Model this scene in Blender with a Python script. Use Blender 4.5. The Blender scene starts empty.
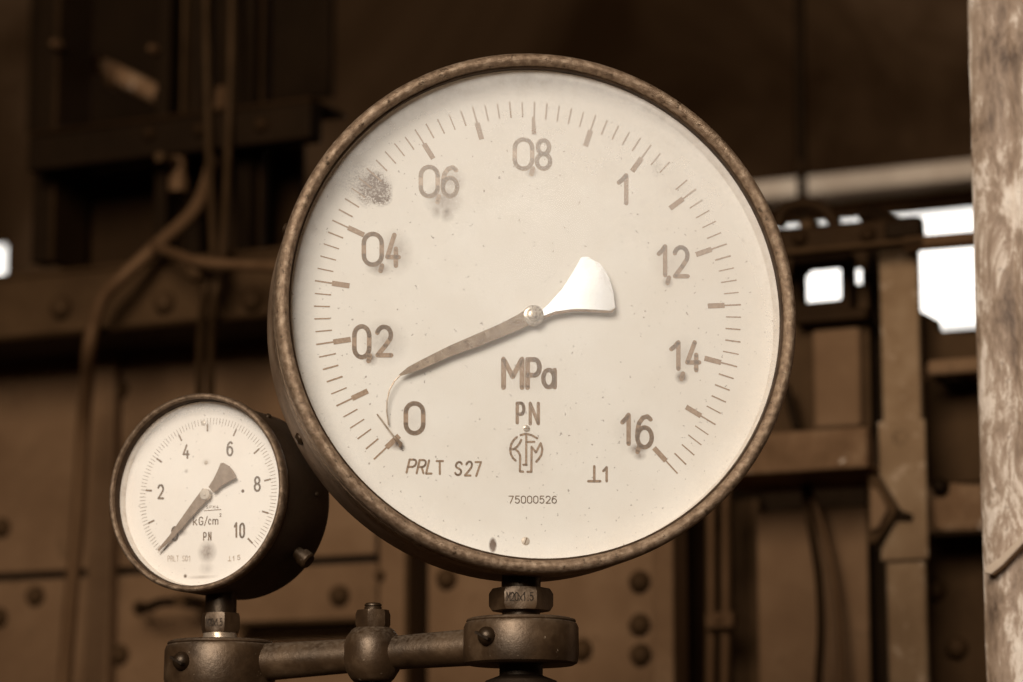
import bpy, math, random
from math import sin, cos, pi, radians, hypot, atan2, sqrt
from mathutils import Vector, Matrix
random.seed(7)
C = bpy.context.scene.collection
sc = bpy.context.scene

# ------------------------------------------------------------------ camera / survey helpers
F = 2935.0                       # focal length in pixels (1023 wide)
PIT = radians(10.4)
def ray(px, py):
    dx = (px - 511.5) / F; dy = (341 - py) / F
    return Vector((dx, cos(PIT) - dy * sin(PIT), sin(PIT) + dy * cos(PIT)))
def at(px, py, D): return ray(px, py) * D

class Frame:
    """an upright plane frame: x along, y away from viewer, z up"""
    def __init__(s, O, yaw):
        s.O = Vector(O); s.yaw = yaw
        s.X = Vector((cos(yaw), sin(yaw), 0)); s.N = Vector((-sin(yaw), cos(yaw), 0))
    def loc(s, px, py, c=0.0):
        r = ray(px, py); p0 = s.O + s.N * c
        q = r * (p0.dot(s.N) / r.dot(s.N)) - s.O
        return (q.dot(s.X), q.z)
    def world(s, u, w, z): return s.O + s.X * u + s.N * w + Vector((0, 0, z))

# ------------------------------------------------------------------ mesh builder
class MB:
    def __init__(s): s.v = []; s.f = []
    def add(s, vs, fs):
        n = len(s.v); s.v += [tuple(p) for p in vs]; s.f += [tuple(i + n for i in f) for f in fs]; return s
    def box(s, x0, x1, y0, y1, z0, z1):
        x0, x1 = sorted((x0, x1)); y0, y1 = sorted((y0, y1)); z0, z1 = sorted((z0, z1))
        return s.add([(x0,y0,z0),(x1,y0,z0),(x1,y1,z0),(x0,y1,z0),(x0,y0,z1),(x1,y0,z1),(x1,y1,z1),(x0,y1,z1)],
              [(0,3,2,1),(4,5,6,7),(0,1,5,4),(1,2,6,5),(2,3,7,6),(3,0,4,7)])
    def lathe(s, prof, c=(0,0,0), axis='z', n=48, close=False, ph=0.0):
        """prof: (r, h) list; h along axis.  axis 'y': h goes away from viewer"""
        n0 = len(s.v); vs = []; ring = []
        for r, h in prof:
            if r < 1e-7:
                ring.append([len(vs)]); vs.append(s._ax(0, 0, h, c, axis))
            else:
                ids = []
                for k in range(n):
                    a = 2 * pi * k / n + ph
                    ids.append(len(vs)); vs.append(s._ax(r * cos(a), r * sin(a), h, c, axis))
                ring.append(ids)
        fs = []
        prs = list(zip(ring, ring[1:]))
        if close: prs.append((ring[-1], ring[0]))
        for A, Bq in prs:
            if len(A) == 1 and len(Bq) == 1: continue
            for k in range(n):
                k2 = (k + 1) % n
                if len(A) == 1: fs.append((A[0], Bq[k2], Bq[k]))
                elif len(Bq) == 1: fs.append((A[k], A[k2], Bq[0]))
                else: fs.append((A[k], A[k2], Bq[k2], Bq[k]))
        return s.add(vs, fs)
    def _ax(s, a, b, h, c, axis):
        if axis == 'z': return (c[0] + a, c[1] + b, c[2] + h)
        if axis == 'y': return (c[0] + a, c[1] + h, c[2] + b)
        if axis == 'x': return (c[0] + h, c[1] + a, c[2] + b)
        M = axis  # Matrix 3x3
        q = M @ Vector((a, b, h)); return (c[0] + q.x, c[1] + q.y, c[2] + q.z)
    def tube(s, pts, r, n=12, cap=True):
        pts = [Vector(p) for p in pts]; rs = r if isinstance(r, (list, tuple)) else [r] * len(pts)
        T = []
        for i in range(len(pts)):
            a = pts[max(i - 1, 0)]; b = pts[min(i + 1, len(pts) - 1)]; T.append((b - a).normalized())
        up = Vector((0, 0, 1)) if abs(T[0].z) < .9 else Vector((1, 0, 0))
        nrm = (up - T[0] * up.dot(T[0])).normalized(); vs = []
        for i, p in enumerate(pts):
            nrm = (nrm - T[i] * nrm.dot(T[i])).normalized(); bi = T[i].cross(nrm)
            for k in range(n):
                a = 2 * pi * k / n; vs.append(p + (nrm * cos(a) + bi * sin(a)) * rs[i])
        fs = [(i*n+k, i*n+(k+1)%n, (i+1)*n+(k+1)%n, (i+1)*n+k) for i in range(len(pts)-1) for k in range(n)]
        if cap: fs += [tuple(range(n)), tuple((len(pts)-1)*n + k for k in reversed(range(n)))]
        return s.add(vs, fs)
    def prism(s, poly, y0, y1):
        """poly of (x,z), thickness y0..y1"""
        n = len(poly)
        vs = [(x, y0, z) for x, z in poly] + [(x, y1, z) for x, z in poly]
        fs = [tuple(range(n)), tuple(reversed(range(n, 2*n)))] + [(i, i+n, (i+1)%n+n, (i+1)%n) for i in range(n)]
        return s.add(vs, fs)
    def ribbon(s, line, w, y, disc=9):
        """flat stroke in the plane y; line of (x,z)"""
        for (x0, z0), (x1, z1) in zip(line, line[1:]):
            d = hypot(x1-x0, z1-z0)
            if d < 1e-9: continue
            nx, nz = -(z1-z0)/d*w/2, (x1-x0)/d*w/2
            s.add([(x0-nx,y,z0-nz),(x1-nx,y,z1-nz),(x1+nx,y,z1+nz),(x0+nx,y,z0+nz)], [(0,1,2,3)])
        for x, z in line:
            s.add([(x+w/2*cos(2*pi*k/disc), y, z+w/2*sin(2*pi*k/disc)) for k in range(disc)], [tuple(range(disc))])
        return s
    def xform(s, fn, i0=0):
        for i in range(i0, len(s.v)): s.v[i] = tuple(fn(Vector(s.v[i])))
        return s
    def obj(s, name, mat, parent=None, off=(0,0,0), sharp=35, bevel=0, smooth=True, fix=True):
        me = bpy.data.meshes.new(name); me.from_pydata(s.v, [], s.f)
        if fix:
            import bmesh
            bm = bmesh.new(); bm.from_mesh(me); bmesh.ops.recalc_face_normals(bm, faces=bm.faces); bm.to_mesh(me); bm.free()
        me.materials.append(mat)
        if smooth:
            me.polygons.foreach_set('use_smooth', [True] * len(me.polygons)); me.set_sharp_from_angle(angle=radians(sharp))
        o = bpy.data.objects.new(name, me); C.objects.link(o)
        o.location = off
        if parent: o.parent = parent
        if bevel:
            b = o.modifiers.new('bevel', 'BEVEL'); b.width = bevel; b.segments = 2; b.limit_method = 'ANGLE'; b.angle_limit = radians(40)
        return o

def empty(name, label, cat, loc, rz=0, group=None):
    o = bpy.data.objects.new(name, None); C.objects.link(o); o.location = loc; o.rotation_euler = (0, 0, rz)
    o.empty_display_size = .02
    return tag(o, label, cat, group)
def tag(o, label, cat, group=None):
    o['label'] = label; o['category'] = cat
    if group: o['group'] = group
    return o
def struct(o): o['kind'] = 'structure'; return o

# ------------------------------------------------------------------ materials
def mat(name):
    m = bpy.data.materials.new(name); m.use_nodes = True
    nt = m.node_tree; nt.nodes.clear(); return m, nt
def nd(nt, t, **k):
    n = nt.nodes.new(t)
    for a, b in k.items():
        if a.startswith('i_'): n.inputs[a[2:].replace('_', ' ')].default_value = b
        else: setattr(n, a, b)
    return n
def ramp(nt, fac, stops):
    r = nd(nt, 'ShaderNodeValToRGB'); e = r.color_ramp.elements
    while len(e) > len(stops): e.remove(e[-1])
    while len(e) < len(stops): e.new(0.5)
    for i, (p, c) in enumerate(stops): e[i].position = p; e[i].color = (*c, 1) if len(c) == 3 else c
    nt.links.new(fac, r.inputs[0]); return r
def noise(nt, co, scale, detail=5, rough=.6, dist=0):
    n = nd(nt, 'ShaderNodeTexNoise'); n.inputs['Scale'].default_value = scale
    n.inputs['Detail'].default_value = detail; n.inputs['Roughness'].default_value = rough; n.inputs['Distortion'].default_value = dist
    nt.links.new(co, n.inputs['Vector']); return n.outputs['Fac']
def mth(nt, op, a, b=None, c=None, clamp=False):
    n = nd(nt, 'ShaderNodeMath', operation=op); n.use_clamp = clamp
    for i, x in enumerate((a, b, c)):
        if x is None: continue
        if isinstance(x, (int, float)): n.inputs[i].default_value = x
        else: nt.links.new(x, n.inputs[i])
    return n.outputs[0]
def mix(nt, fac, a, b):
    n = nd(nt, 'ShaderNodeMix', data_type='RGBA')
    for sock, x in ((n.inputs[0], fac), (n.inputs[6], a), (n.inputs[7], b)):
        if isinstance(x, (int, float)): sock.default_value = x
        elif isinstance(x, tuple): sock.default_value = (*x, 1)
        else: nt.links.new(x, sock)
    return n.outputs[2]
def surf(name, stops, scale=60, rough=(.45, .75), metal=0.0, bump=.3, bscale=None, spots=None, sscale=200, dist=0.0, spec=.5, stretch=None, bdist=.001, dust=None, tint=(1,.76,.54)):
    m, nt = mat(name)
    tc = nd(nt, 'ShaderNodeTexCoord'); co = tc.outputs['Object']
    if stretch:
        mp = nd(nt, 'ShaderNodeMapping'); mp.inputs['Scale'].default_value = stretch; nt.links.new(co, mp.inputs[0]); co = mp.outputs[0]
    f = noise(nt, co, scale, 6, .62, dist)
    r = ramp(nt, f, stops); col = r.outputs[0]
    bs = noise(nt, co, bscale or scale * 4, 4, .7)
    if spots:
        sf = noise(nt, co, sscale, 3, .7)
        sr = ramp(nt, sf, [(spots[1], (0,0,0)), (spots[2], (1,1,1))])
        col = mix(nt, sr.outputs[0], col, spots[0])
    if dust:   # dirt settled on upward-facing surfaces
        g = nd(nt, 'ShaderNodeNewGeometry'); sp = nd(nt, 'ShaderNodeSeparateXYZ'); nt.links.new(g.outputs['Normal'], sp.inputs[0])
        df = noise(nt, co, dust[1], 3, .7)
        dm = mth(nt, 'MULTIPLY', mth(nt, 'MULTIPLY_ADD', sp.outputs[2], 1.2, -.2, True), mth(nt, 'MULTIPLY_ADD', df, 3.0, -1.0, True))
        col = mix(nt, dm, col, dust[0])
    b = nd(nt, 'ShaderNodeBsdfPrincipled'); nt.links.new(col, b.inputs['Base Color'])
    b.inputs['Metallic'].default_value = metal; b.inputs['Specular Tint'].default_value = (*tint, 1); b.inputs['Specular IOR Level'].default_value = spec
    mr = nd(nt, 'ShaderNodeMapRange'); mr.inputs['To Min'].default_value = rough[0]; mr.inputs['To Max'].default_value = rough[1]
    nt.links.new(bs, mr.inputs[0]); nt.links.new(mr.outputs[0], b.inputs['Roughness'])
    if bump:
        bn = nd(nt, 'ShaderNodeBump'); bn.inputs['Strength'].default_value = bump; bn.inputs['Distance'].default_value = bdist
        nt.links.new(bs, bn.inputs['Height']); nt.links.new(bn.outputs[0], b.inputs['Normal'])
    o = nd(nt, 'ShaderNodeOutputMaterial'); nt.links.new(b.outputs[0], o.inputs[0]); return m

def dial_mat(name, stains, base=(.80,.735,.645), base2=(.73,.65,.55), rim=None):
    """enamelled dial with blotchy stains; stains: (x, z, rx, rz, strength, sharpness noise scale)"""
    m, nt = mat(name); tc = nd(nt, 'ShaderNodeTexCoord'); co = tc.outputs['Object']
    col = mix(nt, mth(nt, 'MULTIPLY_ADD', noise(nt, co, 25, 6, .65), 2.2, -.6, True), base, base2)
    acc = None
    for (x, z, rx, rz, st, ns) in stains:
        mp = nd(nt, 'ShaderNodeMapping'); mp.vector_type = 'POINT'
        mp.inputs['Location'].default_value = (-x / rx, 0, -z / rz); mp.inputs['Scale'].default_value = (1/rx, 0, 1/rz)
        nt.links.new(co, mp.inputs[0])
        ln = nd(nt, 'ShaderNodeVectorMath', operation='LENGTH'); nt.links.new(mp.outputs[0], ln.inputs[0])
        blob = mth(nt, 'SUBTRACT', 1.0, ln.outputs['Value'], None, True)
        nz = noise(nt, co, ns, 3, .8)
        if ns > 600: nz = mth(nt, 'MULTIPLY_ADD', nz, 5.0, -2.0, True)
        else: nz = mth(nt, 'MULTIPLY_ADD', nz, 1.5, .1, True)
        v = mth(nt, 'MULTIPLY', mth(nt, 'MULTIPLY', blob, nz), st, None, True)
        acc = v if acc is None else mth(nt, 'MAXIMUM', acc, v)
    # fine specks
    sp = ramp(nt, noise(nt, co, 520, 2, .5), [(.70, (0,0,0)), (.74, (1,1,1))])
    spf = mth(nt, 'MULTIPLY', sp.outputs[0], .55)
    acc = spf if acc is None else mth(nt, 'MAXIMUM', acc, spf)
    col = mix(nt, acc, col, (.11, .058, .028))
    b = nd(nt, 'ShaderNodeBsdfPrincipled'); nt.links.new(col, b.inputs['Base Color']); b.inputs['Roughness'].default_value = .55
    b.inputs['Specular IOR Level'].default_value = .3
    o = nd(nt, 'ShaderNodeOutputMaterial'); nt.links.new(b.outputs[0], o.inputs[0]); return m

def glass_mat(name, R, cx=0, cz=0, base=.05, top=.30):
    """thin pane: clear, fresnel gloss, film of dust with painted reflection haze, thicker towards the upper right"""
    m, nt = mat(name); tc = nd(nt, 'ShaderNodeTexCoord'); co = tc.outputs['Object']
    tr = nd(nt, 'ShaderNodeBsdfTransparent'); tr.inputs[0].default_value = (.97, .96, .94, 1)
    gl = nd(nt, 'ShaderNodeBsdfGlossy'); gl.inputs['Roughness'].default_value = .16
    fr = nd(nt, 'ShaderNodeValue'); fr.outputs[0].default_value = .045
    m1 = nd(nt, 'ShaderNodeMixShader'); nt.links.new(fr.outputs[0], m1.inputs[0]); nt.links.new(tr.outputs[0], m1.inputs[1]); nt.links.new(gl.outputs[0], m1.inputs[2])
    df = nd(nt, 'ShaderNodeBsdfDiffuse'); df.inputs[0].default_value = (.93, .84, .73, 1)  # dust tint, doubling as painted window-reflection haze at the upper right
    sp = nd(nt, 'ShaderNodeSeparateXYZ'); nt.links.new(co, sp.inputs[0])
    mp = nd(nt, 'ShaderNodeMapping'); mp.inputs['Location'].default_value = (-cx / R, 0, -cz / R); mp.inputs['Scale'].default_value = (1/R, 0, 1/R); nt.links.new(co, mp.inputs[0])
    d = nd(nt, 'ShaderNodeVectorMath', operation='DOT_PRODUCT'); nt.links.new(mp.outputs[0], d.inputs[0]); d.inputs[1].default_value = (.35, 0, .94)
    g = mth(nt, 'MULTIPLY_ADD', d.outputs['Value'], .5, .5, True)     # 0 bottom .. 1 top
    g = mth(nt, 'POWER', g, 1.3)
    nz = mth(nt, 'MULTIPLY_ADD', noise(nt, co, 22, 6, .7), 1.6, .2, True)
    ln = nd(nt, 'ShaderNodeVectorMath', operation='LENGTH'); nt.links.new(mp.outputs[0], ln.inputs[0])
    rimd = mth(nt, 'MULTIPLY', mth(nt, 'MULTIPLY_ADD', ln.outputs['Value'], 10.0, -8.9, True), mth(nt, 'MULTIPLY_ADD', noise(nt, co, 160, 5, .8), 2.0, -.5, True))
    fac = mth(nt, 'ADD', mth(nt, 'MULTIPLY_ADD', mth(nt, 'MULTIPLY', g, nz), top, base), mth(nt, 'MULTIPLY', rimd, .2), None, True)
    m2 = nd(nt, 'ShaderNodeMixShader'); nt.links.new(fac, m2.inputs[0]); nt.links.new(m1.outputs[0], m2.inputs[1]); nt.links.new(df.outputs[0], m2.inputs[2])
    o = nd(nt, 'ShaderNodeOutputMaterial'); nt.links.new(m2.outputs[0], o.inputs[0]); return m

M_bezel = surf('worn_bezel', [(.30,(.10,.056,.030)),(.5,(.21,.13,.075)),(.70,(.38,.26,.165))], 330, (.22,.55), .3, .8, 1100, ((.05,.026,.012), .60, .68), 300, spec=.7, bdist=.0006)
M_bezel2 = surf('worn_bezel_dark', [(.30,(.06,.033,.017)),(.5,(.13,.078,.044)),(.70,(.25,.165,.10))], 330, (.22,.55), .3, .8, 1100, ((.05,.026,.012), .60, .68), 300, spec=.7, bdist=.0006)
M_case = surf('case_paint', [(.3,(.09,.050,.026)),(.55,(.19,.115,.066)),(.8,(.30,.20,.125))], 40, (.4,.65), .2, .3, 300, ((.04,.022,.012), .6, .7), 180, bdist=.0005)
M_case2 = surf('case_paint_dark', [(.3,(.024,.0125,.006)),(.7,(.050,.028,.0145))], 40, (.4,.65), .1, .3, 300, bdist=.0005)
M_ink = surf('dial_ink', [(.3,(.23,.138,.078)),(.7,(.37,.25,.16))], 700, (.6,.7), 0, 0)
M_ink_small = surf('dial_ink_dark', [(.3,(.14,.085,.045)),(.7,(.24,.155,.095))], 700, (.6,.7), 0, 0)
M_ink_faint = surf('dial_ink_faint', [(.3,(.40,.28,.185)),(.7,(.54,.42,.31))], 500, (.6,.7), 0, 0)
M_pointer = surf('pointer_metal', [(.3,(.19,.12,.07)),(.7,(.36,.26,.17))], 220, (.35,.5), .3, .2, 800, ((.10,.06,.035), .58, .66), 500, bdist=.0003)
M_polish = surf('polished_nickel', [(.3,(.95,.93,.90)),(.7,(.99,.98,.96))], 100, (.10,.14), .85, 0, 500, bdist=.0002, spec=.9)
M_pointer_small = surf('pointer_small_metal', [(.3,(.22,.145,.09)),(.7,(.34,.24,.165))], 300, (.35,.5), .3, .2, 900, bdist=.0003)
M_edge = surf('pointer_edge', [(.3,(.12,.07,.035)),(.7,(.30,.19,.11))], 600, (.4,.5), .2, .2)
M_brass = surf('hub_brass', [(.3,(.45,.36,.27)),(.7,(.72,.62,.50))], 300, (.2,.35), .5, .1, 600, bdist=.0002)
M_dark = surf('dark_iron', [(.3,(.006,.0025,.0009)),(.7,(.016,.0075,.003))], 60, (.45,.7), .1, .4, 300)
M_iron = surf('rusty_iron', [(.28,(.016,.0072,.0028)),(.5,(.045,.023,.010)),(.72,(.105,.060,.030))], 45, (.30,.5), .25, .3, 350, ((.30,.21,.13), .68, .76), 260, bdist=.0006, spec=.7, dust=((.16,.11,.07), 500))
M_iron_s = surf('oily_iron', [(.3,(.012,.0058,.0024)),(.7,(.036,.019,.0085))], 60, (.3,.5), .3, .4, 350, bdist=.0005, spec=.6)
M_plate = surf('painted_plate', [(.3,(.082,.040,.0175)),(.5,(.124,.0635,.029)),(.72,(.185,.101,.049))], 7, (.5,.75), 0, .3, 120, ((.07,.036,.016), .62, .74), 30, spec=.12, tint=(1,.6,.32))
M_plate2 = surf('painted_plate_worn', [(.28,(.06,.028,.011)),(.5,(.12,.06,.027)),(.72,(.22,.125,.062))], 22, (.5,.75), 0, .5, 120, ((.42,.30,.20), .64, .76), 60, spec=.12, tint=(1,.6,.32))
M_plate3 = surf('painted_plate_pale', [(.3,(.12,.064,.029)),(.5,(.17,.096,.046)),(.72,(.25,.155,.082))], 16, (.5,.75), 0, .4, 120, ((.36,.235,.14), .56, .70), 48, spec=.12, tint=(1,.6,.32))
M_beam = surf('grimy_beam', [(.3,(.024,.011,.0042)),(.7,(.056,.0275,.011))], 14, (.5,.75), 0, .4, 120, spec=.12, tint=(1,.6,.32))
M_black = surf('black_steel', [(.3,(.003,.0012,.0004)),(.7,(.008,.0035,.0013))], 14, (.5,.8), 0, .3, 100, spec=.12, tint=(1,.6,.32))  # near-black steel; also carries shade put into gaps and under ledges
M_blackbrown = surf('black_brown_steel', [(.3,(.009,.0038,.0013)),(.7,(.021,.0092,.0033))], 8, (.5,.8), 0, .3, 100, spec=.12, tint=(1,.6,.32))  # very dark brown machine steel
M_pipe = surf('brown_pipe', [(.3,(.045,.020,.0078)),(.7,(.10,.049,.021))], 20, (.4,.6), .1, .3, 120, stretch=(1,1,.3), spec=.12, tint=(1,.6,.32))
M_tube = surf('dull_tube', [(.3,(.018,.0085,.0032)),(.7,(.042,.0205,.0083))], 20, (.4,.6), .1, .3, 120, spec=.12, tint=(1,.6,.32))
M_wall = surf('dark_mottled_wall', [(.3,(.014,.0062,.0024)),(.48,(.036,.018,.0078)),(.66,(.080,.043,.021))], 2.6, (.7,.9), 0, .4, 40, bdist=.004, dist=.6, spec=0, tint=(1,.6,.32))  # dark brown, mottled at random
M_room = surf('room_plaster', [(.3,(.03,.016,.008)),(.7,(.06,.034,.018))], 2, (.8,.9), 0, .2, 30, spec=.12, tint=(1,.6,.32))
M_board = surf('sooty_board', [(.3,(.045,.020,.0078)),(.7,(.10,.049,.021))], 20, (.8,.9), 0, .3, 120, spec=0)
M_lintel = surf('pale_lintel', [(.3,(.36,.25,.165)),(.7,(.55,.42,.30))], 12, (.6,.8), 0, .3, 60, spec=0)
def post_mat():
    m, nt = mat('peeling_paint'); tc = nd(nt, 'ShaderNodeTexCoord'); co = tc.outputs['Object']
    mp = nd(nt, 'ShaderNodeMapping'); mp.inputs['Scale'].default_value = (1, 1, .32); nt.links.new(co, mp.inputs[0]); c2 = mp.outputs[0]
    f = noise(nt, c2, 60, 8, .72, .35)
    r = ramp(nt, f, [(.34,(.09,.048,.022)),(.43,(.21,.128,.072)),(.51,(.32,.21,.13)),(.56,(.58,.44,.32)),(.66,(.74,.60,.46))])
    g = ramp(nt, noise(nt, co, 190, 4, .7), [(.62,(0,0,0)),(.70,(1,1,1))])
    col = mix(nt, mth(nt, 'MULTIPLY', g.outputs[0], .7), r.outputs[0], (.08,.045,.02))
    b = nd(nt, 'ShaderNodeBsdfPrincipled'); nt.links.new(col, b.inputs['Base Color']); b.inputs['Roughness'].default_value = .6
    bn = nd(nt, 'ShaderNodeBump'); bn.inputs['Strength'].default_value = .7; bn.inputs['Distance'].default_value = .004
    nt.links.new(f, bn.inputs['Height']); nt.links.new(bn.outputs[0], b.inputs['Normal'])
    o = nd(nt, 'ShaderNodeOutputMaterial'); nt.links.new(b.outputs[0], o.inputs[0]); return m
M_post = post_mat()

# ------------------------------------------------------------------ stroke alphabet (unit box, y up)
def arc(cx, cy, rx, ry, a0, a1, n=14):
    return [(cx + rx * cos(radians(a0 + (a1 - a0) * k / n)), cy + ry * sin(radians(a0 + (a1 - a0) * k / n))) for k in range(n + 1)]
def stad(x0, x1, y0, y1, n=10):
    cx = (x0+x1)/2; rx = (x1-x0)/2; h = min(.30, (y1-y0)/2)
    return arc(cx, y1-h, rx, h, 0, 180, n) + arc(cx, y0+h, rx, h, 180, 360, n) + [(x1, y1-h)]
G = {
 '0': [stad(0, 1, 0, 1)],
 '1': [[(0, .74), (.35, .84), (.75, 1), (.75, 0)]],
 '2': [arc(.5, .72, .48, .28, 165, -10) + [(.93, .58), (.6, .34), (.05, 0), (1, 0)]],
 '4': [[(.62, 1), (.0, .28), (1, .28)], [(.75, .55), (.75, 0)]],
 '5': [[(.92, 1), (.15, 1), (.08, .56)] + arc(.48, .32, .50, .32, 130, -150)],
 '6': [arc(.5, .32, .5, .32, 0, 360, 20), [(0, .34), (.02, .55), (.12, .78), (.38, .95), (.70, 1.0), (.92, .9)]],
 '7': [[(0, 1), (1, 1), (.3, 0)]],
 '8': [arc(.5, .76, .42, .24, 0, 360, 18), arc(.5, .26, .5, .26, 0, 360, 18)],
 'M': [[(0, 0), (0, 1), (.5, .38), (1, 1), (1, 0)]],
 'N': [[(0, 0), (0, 1), (1, 0), (1, 1)]],
 'P': [[(0, 0), (0, 1), (.55, 1)] + arc(.58, .72, .42, .28, 90, -90, 10) + [(0, .44)]],
 'R': [[(0, 0), (0, 1), (.55, 1)] + arc(.58, .74, .42, .26, 90, -90, 10) + [(0, .48)], [(.5, .48), (1, 0)]],
 'L': [[(0, 1), (0, 0), (1, 0)]],
 'T': [[(0, 1), (1, 1)], [(.5, 1), (.5, 0)]],
 'S': [arc(.5, .75, .46, .25, 20, 200, 10) + [(.2, .58), (.8, .42)] + arc(.5, .25, .46, .25, 20, -160, 10)],
 'a': [arc(.48, .5, .48, .5, 0, 360, 18), [(1, 1), (1, 0)]],
 'k': [[(0, 0), (0, 1)], [(.85, .65), (0, .25)], [(.3, .4), (1, 0)]],
 'G': [arc(.5, .72, .48, .28, 20, 180, 10) + arc(.5, .28, .48, .28, 180, 350, 10) + [(.98, .45), (.55, .45)]],
 '/': [[(0, 0), (1, 1)]],
 'c': [arc(.5, .36, .5, .34, 45, 315, 12)],
 'm': [[(0, 0), (0, .68)], arc(.25, .46, .25, .22, 180, 0, 8) + [(.5, 0)], arc(.75, .46, .25, .22, 180, 0, 8) + [(1, 0)]],
 'x': [[(0, 0), (1, .65)], [(0, .65), (1, 0)]],
 '.': [[(.4, 0), (.6, 0)]],
 ',': [[(.5, .1), (.35, -.15)]],
 'perp': [[(0, 0), (1, 0)], [(.5, 0), (.5, 1)]],
}
def glyph(mb, fr, ch, x0, y0, x1, y1, c, sw, slant=0):
    """draw ch in the pixel box x0,y0 (top-left) .. x1,y1 (bottom-right) as surveyed on plane c of frame fr; sw stroke px"""
    h = sw / 2
    X0, X1, Y0, Y1 = x0 + h, x1 - h, y0 + h, y1 - h
    if ch in ('/',): X0, X1 = x0, x1
    mm = sw * fr.mmpx
    for line in G[ch]:
        mb.ribbon([fr.loc(X0 + gx * (X1 - X0) + slant * gy, Y1 - gy * (Y1 - Y0), c) for gx, gy in line], mm, c)
    return mb

# ================================================================== LARGE GAUGE
fl = Frame(at(534, 313, 1.42), radians(10)); fl.mmpx = 1.44 / F
mm = .001
BASE_L = Vector((-1.6, 27, -135)) * mm                 # stem foot in face coordinates
big = empty('pressure_gauge', 'large round pressure gauge reading in MPa, 0 to 1,6, on the right hand collar', 'pressure gauge',
            fl.world(BASE_L.x, BASE_L.y, BASE_L.z), radians(10))
OFF = tuple(-BASE_L)
def part(mb, name, m, parent=big, off=OFF, **k): return mb.obj(name, m, parent, off, **k)
def sc_(pr): return [(r * mm, h * mm) for r, h in pr]
# case
CC = (.003, 0, .002)
cs = MB().lathe(sc_([(0,64),(60,64),(116,63),(124,60.5),(127,57),(127.2,52),(127.2,17),(126,16),(122,16)]), CC, 'y', n=160)
case = part(cs, 'case', M_case, sharp=30)
# bezel: rolled ring
bz = MB().lathe(sc_([(122.0,5.5),(121.7,1.5),(122.2,-.6),(123.7,-2.2),(125.4,-2.5),(127.2,-1.4),(128.3,1.0),(128.5,6),(127.9,9.5),(126.6,10.2),(126.4,11.0),(127.9,12.0),(128.1,20),(127.6,21.4),(126.0,21.4),(123.0,20),(122.0,8)]), CC, 'y', n=200, close=True)
part(bz, 'bezel', M_bezel, sharp=50)
# inner wall and dial
iw = MB().lathe(sc_([(121.9,5.8),(121.5,7),(120.6,19),(121.9,19)]), CC, 'y', n=160)
M_wall_in = surf('dusty_inner_ring', [(.3,(.56,.46,.36)),(.7,(.78,.68,.57))], 200, (.7,.8), 0, .3, 600)
part(iw, 'dial_surround', M_wall_in, sharp=60)
DC = (1.0, 3.2)  # dial print centre mm
def Ld(px, py, c=.0155): return fl.loc(px, py, c)
stn = []
def stain(px, py, rx, ry, s, ns=250):
    x, z = Ld(px, py); stn.append((x, z, rx*.484*mm, ry*.484*mm, s, ns))
stain(375, 183, 15, 15, 3.4, 900); stain(380, 196, 14, 12, 3.4, 800); stain(366, 190, 13, 20, 2.2, 1000); stain(385, 188, 9, 14, 2.0, 1100); stain(362, 180, 36, 26, .9, 1300)
for (x, y, a, b, s) in [(444,200,22,20,.5),(447,212,9,12,.55),(437,210,8,11,.45),(452,180,16,16,.35),(380,268,16,9,.55),(396,252,20,26,.40),(385,342,26,26,.34),(371,358,9,9,.7),(438,199,7,7,.6),
     (532,172,8,7,.5),(668,282,7,7,.6),(682,377,8,8,.95),(638,449,12,8,.7),(636,432,26,26,.20),(670,262,24,22,.18),(685,356,22,24,.22),(414,420,18,22,.12),(526,376,34,20,.14),(397,444,9,7,.8),(525,455,28,30,.12),(640,455,8,6,.6)]:
    stain(x, y, a, b, s * 1.5)
stain(493, 545, 4.5, 8.5, 3.0, 500); stain(680, 190, 26, 12, .25, 900); stain(657, 168, 6, 14, .5, 700)
M_dial = dial_mat('dial_enamel', stn)
dl = MB().lathe(sc_([(0,16),(120.8,16),(121.0,17.5),(0,17.5)]), CC, 'y', n=160)
dial = part(dl, 'dial', M_dial, sharp=60)
YP = 15.85 * mm
# graduation
A0, AT = 224.2, 270.9
def ang(v, vmax, a0, at_): return radians(a0 - at_ * v / vmax)
def radial(mb, c, a, r0, r1, w, y):
    ca, sa = cos(a), sin(a); nx, nz = -sa * w / 2, ca * w / 2
    p = [(c[0] + r0*ca - nx, y, c[1] + r0*sa - nz), (c[0] + r1*ca - nx, y, c[1] + r1*sa - nz), (c[0] + r1*ca + nx, y, c[1] + r1*sa + nz), (c[0] + r0*ca + nx, y, c[1] + r0*sa + nz)]
    mb.add([tuple(q * mm for q in v) for v in p], [(0,1,2,3)])
sm_ = MB()
for k in range(81):
    a = ang(k, 80, A0, AT)
    if k % 5:
        if k in (53, ) : continue
        radial(sm_, DC, a, 98.3 + random.uniform(-.3,.3), 106.3 + random.uniform(-.3,.2), random.uniform(.58,.82), 15.85)
    else:
        radial(sm_, DC, a, 97, 106.6, .8, 15.85)
        if k == 40:
            sm_.add([tuple(q*mm for q in (DC[0]+x, 15.84, DC[1]+z)) for x, z in [(1.0,99),(2.4,99),(3.2,90),(.9,90)]], [(0,1,2,3)])
        elif k != 25: radial(sm_, DC, a, 89.6, 98.2, 2.6, 15.84)
part(sm_, 'scale_marks', M_ink, smooth=False, fix=False)
M_gasket = surf('shade_dark_gasket', [(.3,(.020,.009,.004)),(.7,(.06,.033,.017))], 200, (.6,.7), 0, .3, 600, spec=.2)  # gasket darkened to hold the shade line inside the bezel lip
part(MB().lathe(sc_([(121.72,1.0),(120.9,1.4),(120.9,5.0),(121.72,5.0)]), CC, axis='y', n=160), 'gasket', M_gasket, sharp=60)
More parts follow.
